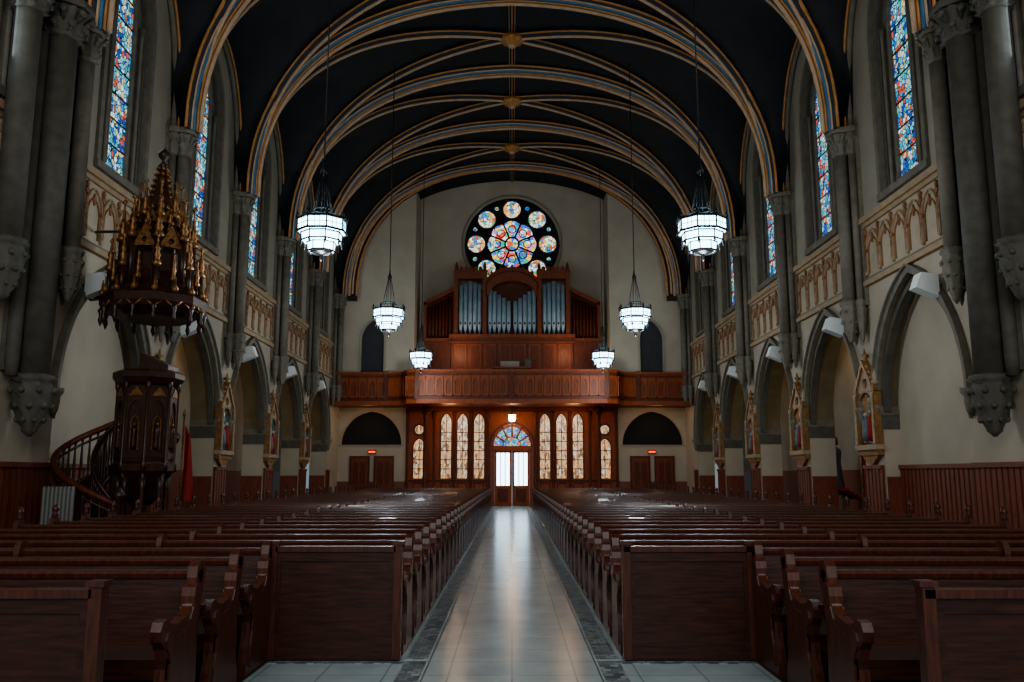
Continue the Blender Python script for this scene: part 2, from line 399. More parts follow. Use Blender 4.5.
# ---------------------------------------------------------------- back wall, rose
mb=MB(); P=PY(YB)
RZ=13.42; RR=2.5
holes=[circ(0,RZ,RR,64)]
prof=[(x,zmain(x)+.1) for x in [W-2*W*j/40 for j in range(41)]]
mb.ext([(-W,4.9),(W,4.9)]+prof,P,0,.5,'plaster',holes=holes)
mb.obj('wall_back')
mb=MB(); SI=7.55
inn=[(x,ZS+(H-.25-ZS)*g(x/SI)) for x in [SI*cos(pi*j/40) for j in range(41)]]
outp=[(x,zmain(x)+.15) for x in [W*cos(pi*j/40) for j in range(41)]]
mb.ext([(W,ZS-.2)]+outp+[(-W,ZS-.2),(-SI,ZS-.2)]+inn[::-1]+[(SI,ZS-.2)],PY(40.42),0,.25,'vault')
mb.tube([(x,40.4,z) for x,z in inn],.06,'gold'); mb.tube([(x*1.025,40.38,z+.1) for x,z in inn],.05,'cream')
mb.obj('west_arch')
for s,n in((-1,'left'),(1,'right')):
    mb=MB(); P=lambda a,b,d,s=s:(s*a,40.7+d,b)
    top=[(x,zmain(x)+.08) for x in [W-(W-4.75)*j/14 for j in range(15)]]
    mb.ext([(4.75,5.0),(W,5.0)]+top,P,0,.3,'plaster',holes=[archpoly(6.75,.55,5.3,8.0,.95)])
    mb.box(s*4.75,s*4.95,40.95,YB,5.0,15.6,'plaster')
    archband(mb,P,6.75,.55,5.3,8.0,.95,.1,-.05,0,'plaster_dim')
    mb.ext(archpoly(6.75,.6,5.25,8.0,1.0),P,.2,.24,'doordk')
    mb.obj('wall_wing_'+n)
# rose window
mb=MB(); P=PY(0)
hs=[circ(1.86*cos(pi/4*k),1.86*sin(pi/4*k),.48,20) for k in range(8)]
hs.append(circ(0,0,1.25,96,0,lambda a:.93+.09*abs(cos(4*a))))
hs+=[circ(2.08*cos(pi/4*k+pi/8),2.08*sin(pi/4*k+pi/8),.12,10) for k in range(8)]
mb.ext(circ(0,0,RR+.02,64),P,.05,.2,'black',holes=hs)
for k in range(8): 
    mb.ext(circ(1.86*cos(pi/4*k),1.86*sin(pi/4*k),.50,20),P,.14,.16,'rose1')
    mb.tube([(1.86*cos(pi/4*k)+.48*cos(q*pi/12),.04,1.86*sin(pi/4*k)+.48*sin(q*pi/12)) for q in range(24)],.035,'stonedk',6,True)
    mb.tube([(.33*cos(pi/4*k+pi/8),.06,.33*sin(pi/4*k+pi/8)),(1.2*cos(pi/4*k+pi/8),.06,1.2*sin(pi/4*k+pi/8))],.045,'black',6)
    mb.tube([(.8*cos(pi/4*k)+.2*cos(q*pi/8),.06,.8*sin(pi/4*k)+.2*sin(q*pi/8)) for q in range(16)],.025,'black',6,True)
    mb.ext(circ(2.08*cos(pi/4*k+pi/8),2.08*sin(pi/4*k+pi/8),.13,10),P,.12,.14,'fan')
mb.ext(circ(0,0,1.32,40),P,.14,.17,'rose2')
mb.tube([(.36*cos(q*pi/12),.05,.36*sin(q*pi/12)) for q in range(24)],.05,'black',6,True)
mb.tube([((RR+.05)*cos(q*pi/32),0,(RR+.05)*sin(q*pi/32)) for q in range(64)],.10,'plaster_dim',8,True)
mb.obj('rose_window',(0,YB,RZ))

# ---------------------------------------------------------------- organ
mb=MB(); y=41.4
P=PY(y); OW='organwood'
mb.box(-3.0,3.0,y,y+1.3,5.25,8.35,'gwoodd')
mb.box(-4.35,-3.0,y+.15,y+1.3,5.25,8.1,'gwoodd'); mb.box(3.0,4.35,y+.15,y+1.3,5.25,8.1,'gwoodd')
for q in range(8):
    x0=-2.9+q*.73; mb.box(x0+.06,x0+.66,y-.04,y,6.6,7.9,OW); mb.box(x0+.14,x0+.58,y-.06,y-.04,6.7,7.8,'gwoodd'); 
mb.box(-3.1,3.1,y-.1,y+1.3,8.2,8.38,OW); mb.box(-3.1,3.1,y-.1,y,7.95,8.02,OW)
mb.box(-3.0,3.0,y+.7,y+1.3,8.3,10.8,'gwoodd'); mb.box(-1.25,1.25,y+.65,y+.8,10.8,11.3,'gwoodd')
def pipes(x0,x1,zb,zf,n,yy,k='pipe'):
    dw=(x1-x0)/n
    for j in range(n):
        x=x0+dw*(j+.5); zt=zf((j+.5)/n); r=dw*.46
        mb.lathe([(r*.25,zb),(r,zb+.45),(r,zt),(r*.85,zt)],(x,yy,0),k,12)
        mb.box(x-r*.4,x+r*.4,yy-r*1.02,yy-r*.9,zb+.5,zb+.6,'black')
towers=[(-2.66,-1.5,11.1),(-1.22,-.05,10.8),(.05,1.22,10.8),(1.5,2.66,11.1)]
for x0,x1,zt in towers:
    inner=abs(x0+x1)<2.6; sgn=1 if x0>=0 else -1
    if inner: f=lambda t,sgn=sgn:(10.0+.8*(1-t if sgn<0 else t))
    else: f=lambda t,zt=zt: zt-.25*abs(t-.5)*2
    pipes(x0,x1,8.4,f,5,y+.2)
for x in(-2.78,-1.36,1.36,2.78):
    zt=11.55
    mb.box(x-.1,x+.1,y,y+.45,8.35,zt,OW)
    mb.lathe([(.14,0),(.14,.1),(.07,.2),(.09,.3),(.02,.55)],(x,y+.2,zt),OW,8)
for s in(-1,1):
    mb.box(s*1.35,s*2.78,y-.02,y+.45,11.2,11.5,OW); mb.box(s*1.25,s*2.88,y-.08,y+.5,11.48,11.6,OW)
    for j in range(5): mb.ext(archpoly(s*(1.56+.24*j),.1,11.55,11.7,.13,4),P,-.04,.1,OW)
    PWf=lambda a,b,d,s=s:(s*a,y+d,b)
    mb.ext([(2.8,8.1),(4.35,8.1),(4.35,9.9),(2.8,10.7)],PWf,.5,.6,'gwoodd')
    mb.ext([(2.8,10.65),(4.4,9.85),(4.4,10.05),(2.8,10.85)],PWf,.1,.6,OW)
    mb.box(s*4.25,s*4.4,y+.1,y+.6,8.1,10.0,OW)
    mb.box(s*2.8,s*4.4,y+.08,y+.6,8.05,8.2,OW)
    for j in range(7):
        x=3.0+(1.2/7)*(j+.5); zt=10.35-.6*(j/7)
        mb.lathe([(.02,8.2),(.075,8.6),(.075,zt)],(s*x,y+.35,0),'gwoodd',10)
cen=[(1.3*cos(pi*t/14),10.95+.85*sin(pi*t/14)) for t in range(15)]
cin=[(1.15*cos(pi*t/14),10.35+.75*sin(pi*t/14)) for t in range(15)]
mb.ext([(1.3,10.3)]+cen+[(-1.3,10.3)]+cin[::-1],P,.0,.2,OW)
for t in range(1,14,2): mb.lathe([(.05,0),(.06,.05),(.01,.18)],(cen[t][0],y+.1,cen[t][1]),OW,6)
mb.tube([(x,y,z-.25) for x,z in cen],.04,'gwoodd',6)
mb.obj('pipe_organ')
mb=MB(); mb.box(-.8,.8,39.9,40.6,5.25,6.5,'gwoodd'); mb.box(-.9,.9,39.8,40.65,6.5,6.58,'gwood'); mb.box(-.55,.35,39.95,40.0,6.58,6.85,'plaster_dim')
mb.box(.6,.9,39.9,40.1,6.58,6.95,'metal'); mb.box(-.7,.7,40.2,40.5,6.58,6.8,'gwoodd'); mb.obj('organ_console')

# ---------------------------------------------------------------- gallery
def gpath(off=0):
    pts=[(-W,40.35),(-6.0,40.35)]
    for t in range(9):
        a=t/8*pi/2; pts.append((-6.0+.9*sin(a),40.35-.5*(1-cos(a))))
    pts+=[(-4.9,39.4),(-4.4,39.2)]
    R=pts+[(-x,y) for x,y in pts[::-1]]
    return [(x,y-off) for x,y in R]
mb=MB(); gp=gpath()
slab=[(x,y) for x,y in gp]+[(W,YB),(-W,YB)]
mb.ext(slab,lambda a,b,d:(a,b,d),4.85,5.2,'gwoodd')
def gstrip(off0,off1,z0,z1,k):
    a=gpath(off0); b=gpath(off1)[::-1]
    mb.ext(a+b,lambda p,q,d:(p,q,d),z0,z1,k)
gstrip(-.12,0,5.0,6.3,'gwood'); gstrip(-.15,.12,6.25,6.36,'gwood'); gstrip(-.05,.10,4.78,4.98,'gwood'); gstrip(0,.05,4.98,5.12,'gwoodd'); gstrip(0,.04,6.1,6.2,'gwoodd')
def panel(p,q,z0,z1):
    p=Vector((*p,0));q=Vector((*q,0)); d=(q-p); L=d.length; d/=L; nrm=Vector((d.y,-d.x,0))
    k=max(1,round(L/.42)); dw=L/k
    for j in range(k):
        c=p+d*dw*(j+.5)
        def PP(a,b,dd,c=c,d=d,nrm=nrm): v=c+d*a+nrm*dd; return (v.x,v.y,b)
        poly=[(-dw/2+.03,z0),(dw/2-.03,z0),(dw/2-.03,z1),(-dw/2+.03,z1)]
        mb.ext(poly,PP,.0,.05,'gwood',holes=[archpoly(0,dw/2-.09,z0+.08,z1-.35,.2,5)])
        mb.ext(archpoly(0,dw/2-.10,z0+.09,z1-.36,.2,5),PP,.0,.006,'organwood')
for i in range(len(gp)-1):
    if (Vector(gp[i+1])-Vector(gp[i])).length>.35: panel(gp[i],gp[i+1],5.14,6.08)
for x in(-6.0,-4.4,4.4,6.0,-8.4,8.4,0):
    yy=40.35 if abs(x)>5 else 39.2
    mb.box(x-.1,x+.1,yy-.1,yy,5.0,6.4,'gwoodd')
mb.obj('organ_gallery')
for x in(-4.15,4.15):
    mb=MB(); mb.lathe([(.17,0.01),(.17,.3),(.10,.4),(.09,4.2),(.12,4.25),(.10,4.3),(.2,4.77)],(x,40.8,0),'gwoodd',12)
    for a in(-1,1): mb.tube([(x,40.8,4.2),(x+a*.15,40.8,4.5),(x+a*.35,40.8,4.72)],.04,'gwoodd')
    mb.obj('gallery_post')

# ---------------------------------------------------------------- screen under gallery
YS=42.6
mb=MB(); P=PY(YS)
holes=[]
lan=[(-3.28,.25,1.35,4.1,.45),(-2.47,.25,1.35,4.1,.45),(-1.64,.25,1.35,4.1,.45)]
lan+=[(-x,a,b,c,d) for x,a,b,c,d in lan]
sm=[(-4.62,.28,1.35,2.9,.4),(4.62,.28,1.35,2.9,.4)]
for (x,a,z0,zs,r) in lan+sm: holes.append(archpoly(x,a,z0,zs,r,6))
outer=[(-5.3,0),(-1.05,0)]+[(-1.05,2.9)]+arc(0,1.05,2.9,1.15,10)[1:-1]+[(1.05,2.9),(1.05,0),(5.3,0),(5.3,4.85),(-5.3,4.85)]
mb.ext(outer,P,0,.14,'gwood',holes=holes)
for (x,a,z0,zs,r) in lan+sm:
    mb.ext(archpoly(x,a+.02,z0-.02,zs,r+.02,6),P,.09,.11,'lit')
    archband(mb,P,x,a,z0,zs,r,.06,-.05,0,'gwoodd',6)
    mb.box(x-.015,x+.015,YS+.05,YS+.09,z0,zs+r-.05,'gwoodd')
    for z in(1.8,2.25,2.7,3.15,3.6):
        if z<zs: mb.box(x-a,x+a,YS+.05,YS+.09,z,z+.035,'gwoodd')
    mb.box(x-a,x+a,YS-.03,YS,.3,1.15,'gwoodd'); mb.box(x-a+.06,x+a-.06,YS-.05,YS-.03,.38,1.07,'gwood')
for x,_,_,_,_ in sm:
    mb.ext(circ(x,3.75,.32,16),P,-.03,0,'gwoodd'); mb.ext(circ(x,3.75,.22,12),P,-.05,-.03,'lit')
for x in(-3.87,-2.88,-2.05,-1.2,1.2,2.05,2.88,3.87,5.2,-5.2):
    mb.lathe([(.10,0),(.10,.3),(.06,.35),(.06,4.4),(.1,4.55),(.1,4.65)],(x,YS-.08,0),'gwoodd',8)
mb.box(-5.3,5.3,YS-.1,YS,4.65,4.85,'gwoodd'); mb.box(-1.05,-5.3,YS-.06,YS,1.18,1.28,'gwoodd'); mb.box(1.05,5.3,YS-.06,YS,1.18,1.28,'gwoodd')
archband(mb,P,0,1.05,0,2.9,1.15,.12,-.06,0,'gwoodd')
mb.obj('narthex_screen')
mb=MB(); P=PY(YS)
mb.ext(archpoly(0,1.04,2.85,2.9,1.14),P,.06,.08,'fan')
archband(mb,P,0,.42,2.9,2.95,.42,.05,.0,.06,'gwood',6)
for t in range(1,6): mb.tube([(.45*cos(pi*t/6),YS+.03,2.95+.45*sin(pi*t/6)),(1.02*cos(pi*t/6),YS+.03,2.95+1.08*sin(pi*t/6))],.045,'gwood',6)
archband(mb,P,0,.93,2.9,2.9,1.0,.12,.0,.06,'gwood',8)
mb.box(-1.04,1.04,YS,YS+.1,2.7,2.95,'gwood')
mb.box(-1.04,-.86,YS,YS+.1,0,2.75,'gwood'); mb.box(.86,1.04,YS,YS+.1,0,2.75,'gwood')
for s in(-1,1):
    mb.box(s*.02,s*.85,YS+.04,YS+.09,0,1.0,'gwood'); mb.box(s*.02,s*.12,YS+.03,YS+.09,0,2.72,'gwood'); mb.box(s*.76,s*.85,YS+.03,YS+.09,0,2.72,'gwood'); mb.box(s*.02,s*.85,YS+.03,YS+.09,2.6,2.72,'gwood')
    mb.box(s*.12,s*.76,YS+.06,YS+.07,1.0,2.6,'doorwhite')
    mb.box(s*.32,s*.36,YS+.03,YS+.08,1.0,2.6,'gwood'); mb.box(s*.54,s*.58,YS+.03,YS+.08,1.0,2.6,'gwood')
    mb.box(s*.2,s*.7,YS+.02,YS+.04,.2,.85,'gwoodd'); mb.tube([(s*.08,YS-.0,1.0),(s*.08,YS-.04,1.05),(s*.08,YS-.04,1.3),(s*.08,YS,1.35)],.015,'pgold',6)
mb.obj('door_1')
dn=2
for s,n in((-1,'left'),(1,'right')):
    mb=MB(); P=lambda a,b,d,s=s:(s*a,YS+d,b)
    mb.ext([(5.3,0),(W,0),(W,4.85),(5.3,4.85)],P,0,.14,'plaster',holes=[arc(7.0,1.5,3.0,1.65,10)])
    mb.ext(arc(7.0,1.55,2.95,1.7,10),P,.1,.13,'black')
    archband(mb,P,7.0,1.5,3.0,3.0,1.65,.05,-.04,0,'cream',10)
    mb.box(s*5.4,s*W,YS-.05,YS,2.92,2.99,'plaster_dim'); mb.box(s*5.3,s*W,YS-.04,YS,0,1.2,'redwood')
    mb.obj('wall_narthex_'+n)
    for x in(6.35,7.55):
        mb=MB(); mb.box(s*(x-.5),s*(x+.5),YS-.1,YS-.041,0,2.45,'gwoodd'); mb.box(s*(x-.4),s*(x+.4),YS-.13,YS-.1,0,2.35,'organwood')
        for z0,z1 in((.2,.9),(1.05,2.15)): mb.box(s*(x-.3),s*(x-.04),YS-.14,YS-.12,z0,z1,'gwoodd'); mb.box(s*(x+.04),s*(x+.3),YS-.14,YS-.12,z0,z1,'gwoodd')
        mb.ball((s*(x-.33),YS-.16,1.05),.035,'pgold')
        mb.obj('door_%d'%dn); dn+=1
    mb=MB(); mb.box(s*6.95-.2,s*6.95+.2,YS-.1,YS-.0,2.55,2.75,'metal'); mb.box(s*6.95-.17,s*6.95+.17,YS-.11,YS-.1,2.6,2.7,'exitred'); mb.obj('exit_sign')
mb=MB(); mb.lathe([(.02,.5),(.03,.35),(.2,.28),(.2,.24)],(0,41.8,4.2),'metal',6,smooth=False); mb.lathe([(.1,-.1),(.17,0),(.17,.24)],(0,41.8,4.2),'warmlamp',6,smooth=False); mb.tube([(0,41.8,4.6),(0,41.8,4.85)],.012,'metal'); mb.lathe([(.02,-.2),(.11,-.1)],(0,41.8,4.2),'metal',6)
mb.obj('hanging_lantern')

# ---------------------------------------------------------------- chandeliers
mb=MB()
def ring(r,z,t,k='metal'): mb.tube([(r*cos(q*pi/4+pi/8),r*sin(q*pi/4+pi/8),z) for q in range(8)],t,k,6,True,False)
mb.lathe([(.50,0),(.50,.24)],(0,0,0),'lamp',8,None,pi/8,False)
mb.lathe([(.40,-.2),(.42,-.03)],(0,0,0),'lamp',8,None,pi/8,False)
mb.lathe([(.27,-.40),(.29,-.23)],(0,0,0),'lamp',8,None,pi/8,False)
ring(.52,.26,.03); ring(.53,0,.028); ring(.52,.13,.008); ring(.44,-.03,.02); ring(.44,-.2,.02); ring(.31,-.23,.015); ring(.29,-.41,.022)
for q in range(8):
    a=q*pi/4+pi/8; c,s_=cos(a),sin(a)
    mb.tube([(.51*c,.51*s_,-.02),(.51*c,.51*s_,.30)],.018,'metal',6); mb.tube([(.43*c,.43*s_,-.22),(.43*c,.43*s_,0)],.014,'metal',6)
    mb.tube([(.3*c,.3*s_,-.42),(.3*c,.3*s_,-.2)],.012,'metal',6)
    mb.lathe([(.03,0),(.035,.06),(.005,.16)],(.52*c,.52*s_,.28),'metal',6)
    mb.tube([(.50*c,.50*s_,.28),(.22*c,.22*s_,.42),(.20*c,.20*s_,.5)],.012,'metal',5)
    mb.tube([(.20*c,.20*s_,.5),(.04*c,.04*s_,1.35)],.008,'metal',5)
    mb.lathe([(.005,-.12),(.03,-.04),(.02,0)],(.43*c,.43*s_,-.21),'metal',6)
    a2=q*pi/4
    for t in(-.1,.1): mb.tube([(.47*cos(a2+t),.47*sin(a2+t),0),(.47*cos(a2+t),.47*sin(a2+t),.24)],.007,'metal',5)
ring(.20,.5,.018)
mb.lathe([(.01,-.62),(.05,-.56),(.02,-.5),(.14,-.44),(.25,-.41)],(0,0,0),'metal',8)
mb.lathe([(.02,1.25),(.07,1.32),(.07,1.38),(.03,1.48),(.02,1.6)],(0,0,0),'metal',10)
mb.tube([(0,0,1.5),(0,0,8.9)],.016,'metal',6)
chm=mb.mesh('chandelier')
for d in(17.4,27.3,37.3):
    for s in(-1,1):
        inst('chandelier',chm,(s*4.02,d,6.6))
        L=bpy.data.lights.new('chandelier_light','POINT'); L.energy=210 if d<35 else 130; L.color=(.88,.95,1); L.shadow_soft_size=.25
        lo=bpy.data.objects.new('chandelier_light',L); S.collection.objects.link(lo); lo.location=(s*4.02,d,5.5)

# ---------------------------------------------------------------- pews
endp=[(0,0),(.62,0),(.62,.10),(.585,.2),(.57,.5),(.60,.72),(.655,.84),(.665,.92),(.63,.975),(.57,.985),(.52,.95),(.505,.88),(.50,.80),(.45,.71),(.36,.66),(.22,.635),(.12,.655),(.06,.69),(.0,.68),(-.03,.63),(-.01,.57),(.05,.52),(.075,.44),(.06,.32),(.02,.2),(0,.1)]
def pew(x0,x1,mids=()):
    mb=MB()
    mb.box(x0,x1,.07,.52,.42,.455,'pew'); mb.box(x0,x1,.07,.10,.34,.42,'pew')
    mb.ext([(.50,.30),(.53,.30),(.60,.88),(.565,.88)],lambda a,b,d:(d,a,b),x0,x1,'pew')
    mb.ext([(.55,.87),(.62,.87),(.625,.905),(.60,.925),(.56,.92),(.54,.90)],lambda a,b,d:(d,a,b),x0,x1,'pewend')
    mb.ext([(.505,.42),(.52,.42),(.53,.36),(.50,.36)],lambda a,b,d:(d,a,b),x0,x1,'pew')
    mb.box(x0,x1,.60,.70,.60,.615,'pew'); mb.box(x0,x1,.70,.712,.60,.68,'pew')
    mb.box(x0+.1,x1-.1,.68,.80,.14,.17,'pew')
    P=lambda a,b,d:(d,a,b)
    for x in [x0,x1-.065]:
        mb.ext(endp,P,x,x+.065,'pewend')
        ins=[(.30+(a-.30)*.78,.40+(b-.42)*.80) for a,b in endp]
        mb.ext(ins,P,x-.012,x+.077,'pewend')
    for x in mids: mb.ext(endp,P,x-.025,x+.025,'pewend')
    n=int((x1-x0)/1.3)
    for j in range(1,n): 
        xx=x0+(x1-x0)*j/n; mb.box(xx-.02,xx+.02,.1,.55,0.0,.42,'pew')
    return mb
pwL=pew(.95,6.2,(3.35,)); 
def fins(mb,x):
    mb.lathe([(.025,0),(.05,.02),(.02,.05),(.05,.09),(.035,.13),(.005,.17)],(x,.6,.98),'pewend',8)
fins(pwL,6.17)
meL=pwL.mesh('pew_long')
sh=pew(2.06,6.2,(4.2,)); meS=sh.mesh('pew_short')
sp=.84; y=7.75
while y<39.2:
    inst('church_pew',meL,(0,y,.012)); inst('church_pew',meL,(0,y,.012),0,(-1,1,1)); y+=sp
for y in(5.22,6.05,6.88):
    inst('church_pew',meS,(0,y,.012)); inst('church_pew',meS,(0,y,.012),0,(-1,1,1))
def fscreen(x0,x1,y):
    mb=MB(); mb.box(x0,x1,y,y+.035,.08,.9,'pew'); mb.box(x0-.02,x1+.02,y-.03,y+.07,.9,.945,'pewend'); mb.box(x0,x1,y-.02,y+.05,0.012,.12,'pew')
    for x in(x0,x1):
        mb.box(x-.035,x+.035,y-.03,y+.06,.012,.96,'pewend'); mb.box(x-.05,x+.05,y-.04,y+.07,.96,.99,'pewend')
    n=max(1,round(abs(x1-x0)/1.2)) ; dw=(x1-x0)/n
    for j in range(n):
        a=x0+dw*j; P=PY(y)
        mb.ext([(a,.12),(a+dw,.12),(a+dw,.9),(a,.9)],P,-.012,0,'pew',holes=[[(a+dw*.06,.2),(a+dw*.94,.2),(a+dw*.94,.82),(a+dw*.06,.82)]])
    mb.obj('pew_front_screen')
for s in(-1,1):
    fscreen(s*.98,s*2.05,7.52); fscreen(s*2.24,s*6.2,4.75)

# ---------------------------------------------------------------- stations of the cross
mb=MB(); P=lambda a,b,d:(d,a,b)
mb.box(-.06,0,-.42,.42,.25,1.45,'paint'); 
for q in(-1,1):
    mb.box(-.16,0,q*.42-.05,q*.42+.05,.1,1.6,'frame'); mb.lathe([(.07,0),(.09,.05),(.05,.12),(.06,.2),(.01,.45)],(-.08,q*.42,1.6),'framel',8)
    mb.lathe([(.02,-.1),(.07,0),(.07,.1)],(-.08,q*.42,.1),'framel',8)
    mb.lathe([(.04,.2),(.03,.25),(.03,1.35),(.05,1.42)],(-.18,q*.42,0),'framel',8)
mb.box(-.2,0,-.5,.5,.08,.2,'framel'); mb.box(-.14,0,-.45,.45,-.05,.08,'frame'); mb.ext([(-.4,-.05),(.4,-.05),(.12,-.25),(-.12,-.25)],P,-.1,0,'frame')
mb.ext([(-.45,1.45),(.45,1.45),(.0,2.15)],P,-.12,0,'framel',holes=[circ(0,1.66,.13,12)]); mb.ext(circ(0,1.66,.14,12),P,-.06,-.03,'frame')
archband(mb,P,0,.33,.25,1.1,.36,.06,-.13,0,'frame',6)
# figure of the painted relief
for q,h,k in((-.12,.75,'red'),(.12,.68,'robe')):
    mb.lathe([(.10,.3),(.12,.45),(.09,.3+h*.7),(.03,.3+h*.85)],(-.07,q,0),k,8); mb.ball((-.09,q,.3+h*.92),.05,'skin',8,1.2)
mb.ext([(-.5,1.45),(-.42,1.45),(0,2.1),(0,2.24)],P,-.17,0,'frame'); mb.ext([(.5,1.45),(.42,1.45),(0,2.1),(0,2.24)],P,-.17,0,'frame')
mb.lathe([(.03,0),(.05,.06),(.03,.1),(.09,.17),(.03,.22),(.01,.34)],(-.08,0,2.18),'frame',8)
for t in range(1,5):
    for q in(-1,1): mb.ball((-.1,q*(.48-.48*t/5),1.5+.7*t/5),.04,'framel',6)
stm=mb.mesh('station')
for s in(-1,1):
    for i in range(4,8): inst('station_of_the_cross',stm,(s*(W),B[i],2.05),0 if s>0 else pi,(1.1,1.2,1.0))

# wall floodlight boxes
mb=MB(); mb.ext([(-.46,-.05),(0,-.24),(.0,.22),(-.34,.26)],lambda a,b,d:(a,d,b),-.16,.16,'whitebox'); mb.box(-.05,.12,-.03,.03,-.03,.03,'metal')
spm=mb.mesh('spk')
for s in(-1,1):
    for i in range(3,8): inst('wall_floodlight',spm,(s*(W-.12),B[i]+1.25,5.3),0 if s>0 else pi)

# ---------------------------------------------------------------- pulpit
px,py=-6.95,16.2
def octa(mb,prof,z=0,k='pulpit',c=(0,0)): mb.lathe(prof,(c[0],c[1],z),k,8,None,pi/8,False)
mb=MB()
octa(mb,[(.45,0),(.45,.15),(.3,.22),(.16,.35),(.15,1.0),(.2,1.1),(.3,1.3),(.5,1.55),(.57,1.62),(.57,1.75),(.51,1.8),(.51,3.2),(.57,3.25),(.64,3.35),(.64,3.45),(.55,3.5)])
for q in range(8):
    a=q*pi/4; ap=.51*cos(pi/8)
    def PP(u,b,d,a=a,ap=ap): 
        r=ap+d; return (r*cos(a)-u*sin(a),r*sin(a)+u*cos(a),b)
    mb.ext([(-.18,1.85),(.18,1.85),(.18,3.15),(-.18,3.15)],PP,0,.03,'pulpit',holes=[archpoly(0,.12,1.95,2.7,.22,5)])
    archband(mb,PP,0,.06,2.0,2.5,.12,.02,0,.025,'pgold',5)
    mb.lathe([(.05,0),(.06,.05),(.04,.3),(.05,.36),(.025,.4)],((ap+.03)*cos(a),(ap+.03)*sin(a),2.02),'pulpit',8); mb.ball(((ap+.03)*cos(a),(ap+.03)*sin(a),2.47),.035,'pgold',8)
    mb.ext([(-.14,3.0),(.14,3.0),(0,3.17)],PP,.03,.05,'pgold')
    a=q*pi/4+pi/8
    mb.lathe([(.05,1.6),(.05,1.75),(.03,1.8),(.03,3.1),(.05,3.15),(.06,3.3)],(.53*cos(a),.53*sin(a),0),'pulpit',8)
    mb.tube([(.16*cos(a),.16*sin(a),1.0),(.3*cos(a),.3*sin(a),1.2),(.5*cos(a),.5*sin(a),1.58)],.03,'pulpit',6)
    mb.lathe([(.09,0),(.09,.1),(.05,.2),(.05,1.3),(.08,1.5)],(.42*cos(a),.42*sin(a),0),'pulpit',8)
mb.ext([(-.3,3.5),(.25,3.5),(.25,3.6),(-.3,3.85)],lambda a,b,d:(a+.2,d,b),-.25,.25,'pulpit')
mb.obj('pulpit',(px,py,0))
# spiral stair
mb=MB(); cx,cy=-.62,.2; R0,R1=.4,1.05; N=16; t0,t1=math.radians(35),math.radians(300); ZT=2.3
outer=[];inner=[]
for j in range(N):
    a0=t0+(t1-t0)*j/N; a1=t0+(t1-t0)*(j+1)/N; z=ZT*(1-(j)/N)
    pl=[(cx+R0*cos(a0),cy+R0*sin(a0)),(cx+R1*cos(a0),cy+R1*sin(a0)),(cx+R1*cos(a1),cy+R1*sin(a1)),(cx+R0*cos(a1),cy+R0*sin(a1))]
    mb.ext(pl,lambda a,b,d:(a,b,d),max(0,z-.16),z,'pulpit')
for j in range(33):
    a=t0+(t1-t0)*j/32; z=ZT*(1-j/32)
    for R in(R1,R0):
        mb.lathe([(.022,0),(.035,.1),(.018,.2),(.03,.5),(.018,.8),(.03,.95)],(cx+R*cos(a),cy+R*sin(a),z),'pulpit',6)
    outer.append((cx+R1*cos(a),cy+R1*sin(a),z)); inner.append((cx+R0*cos(a),cy+R0*sin(a),z))
up=lambda pts,h:[(x,y,z+h) for x,y,z in pts]
mb.tube(up(outer,1.0),.06,'gwoodd',8); mb.tube(up(inner,1.0),.04,'pulpit',8); mb.tube(up(outer,.12),.05,'pulpit',8); mb.tube(outer,.12,'pulpit',8); mb.tube(inner,.06,'pulpit',8); mb.tube(up(outer,.85),.025,'pulpit',6)
mb.lathe([(.1,0),(.1,.2),(.07,.25),(.07,1.1),(.12,1.15),(.12,1.2),(.03,1.35)],(outer[-1][0],outer[-1][1],0),'pulpit',8)
mb.lathe([(.09,0),(.09,1.7),(.07,3.2)],(cx,cy,0),'pulpit',10)
mb.obj('spiral_staircase',(px,py,0))
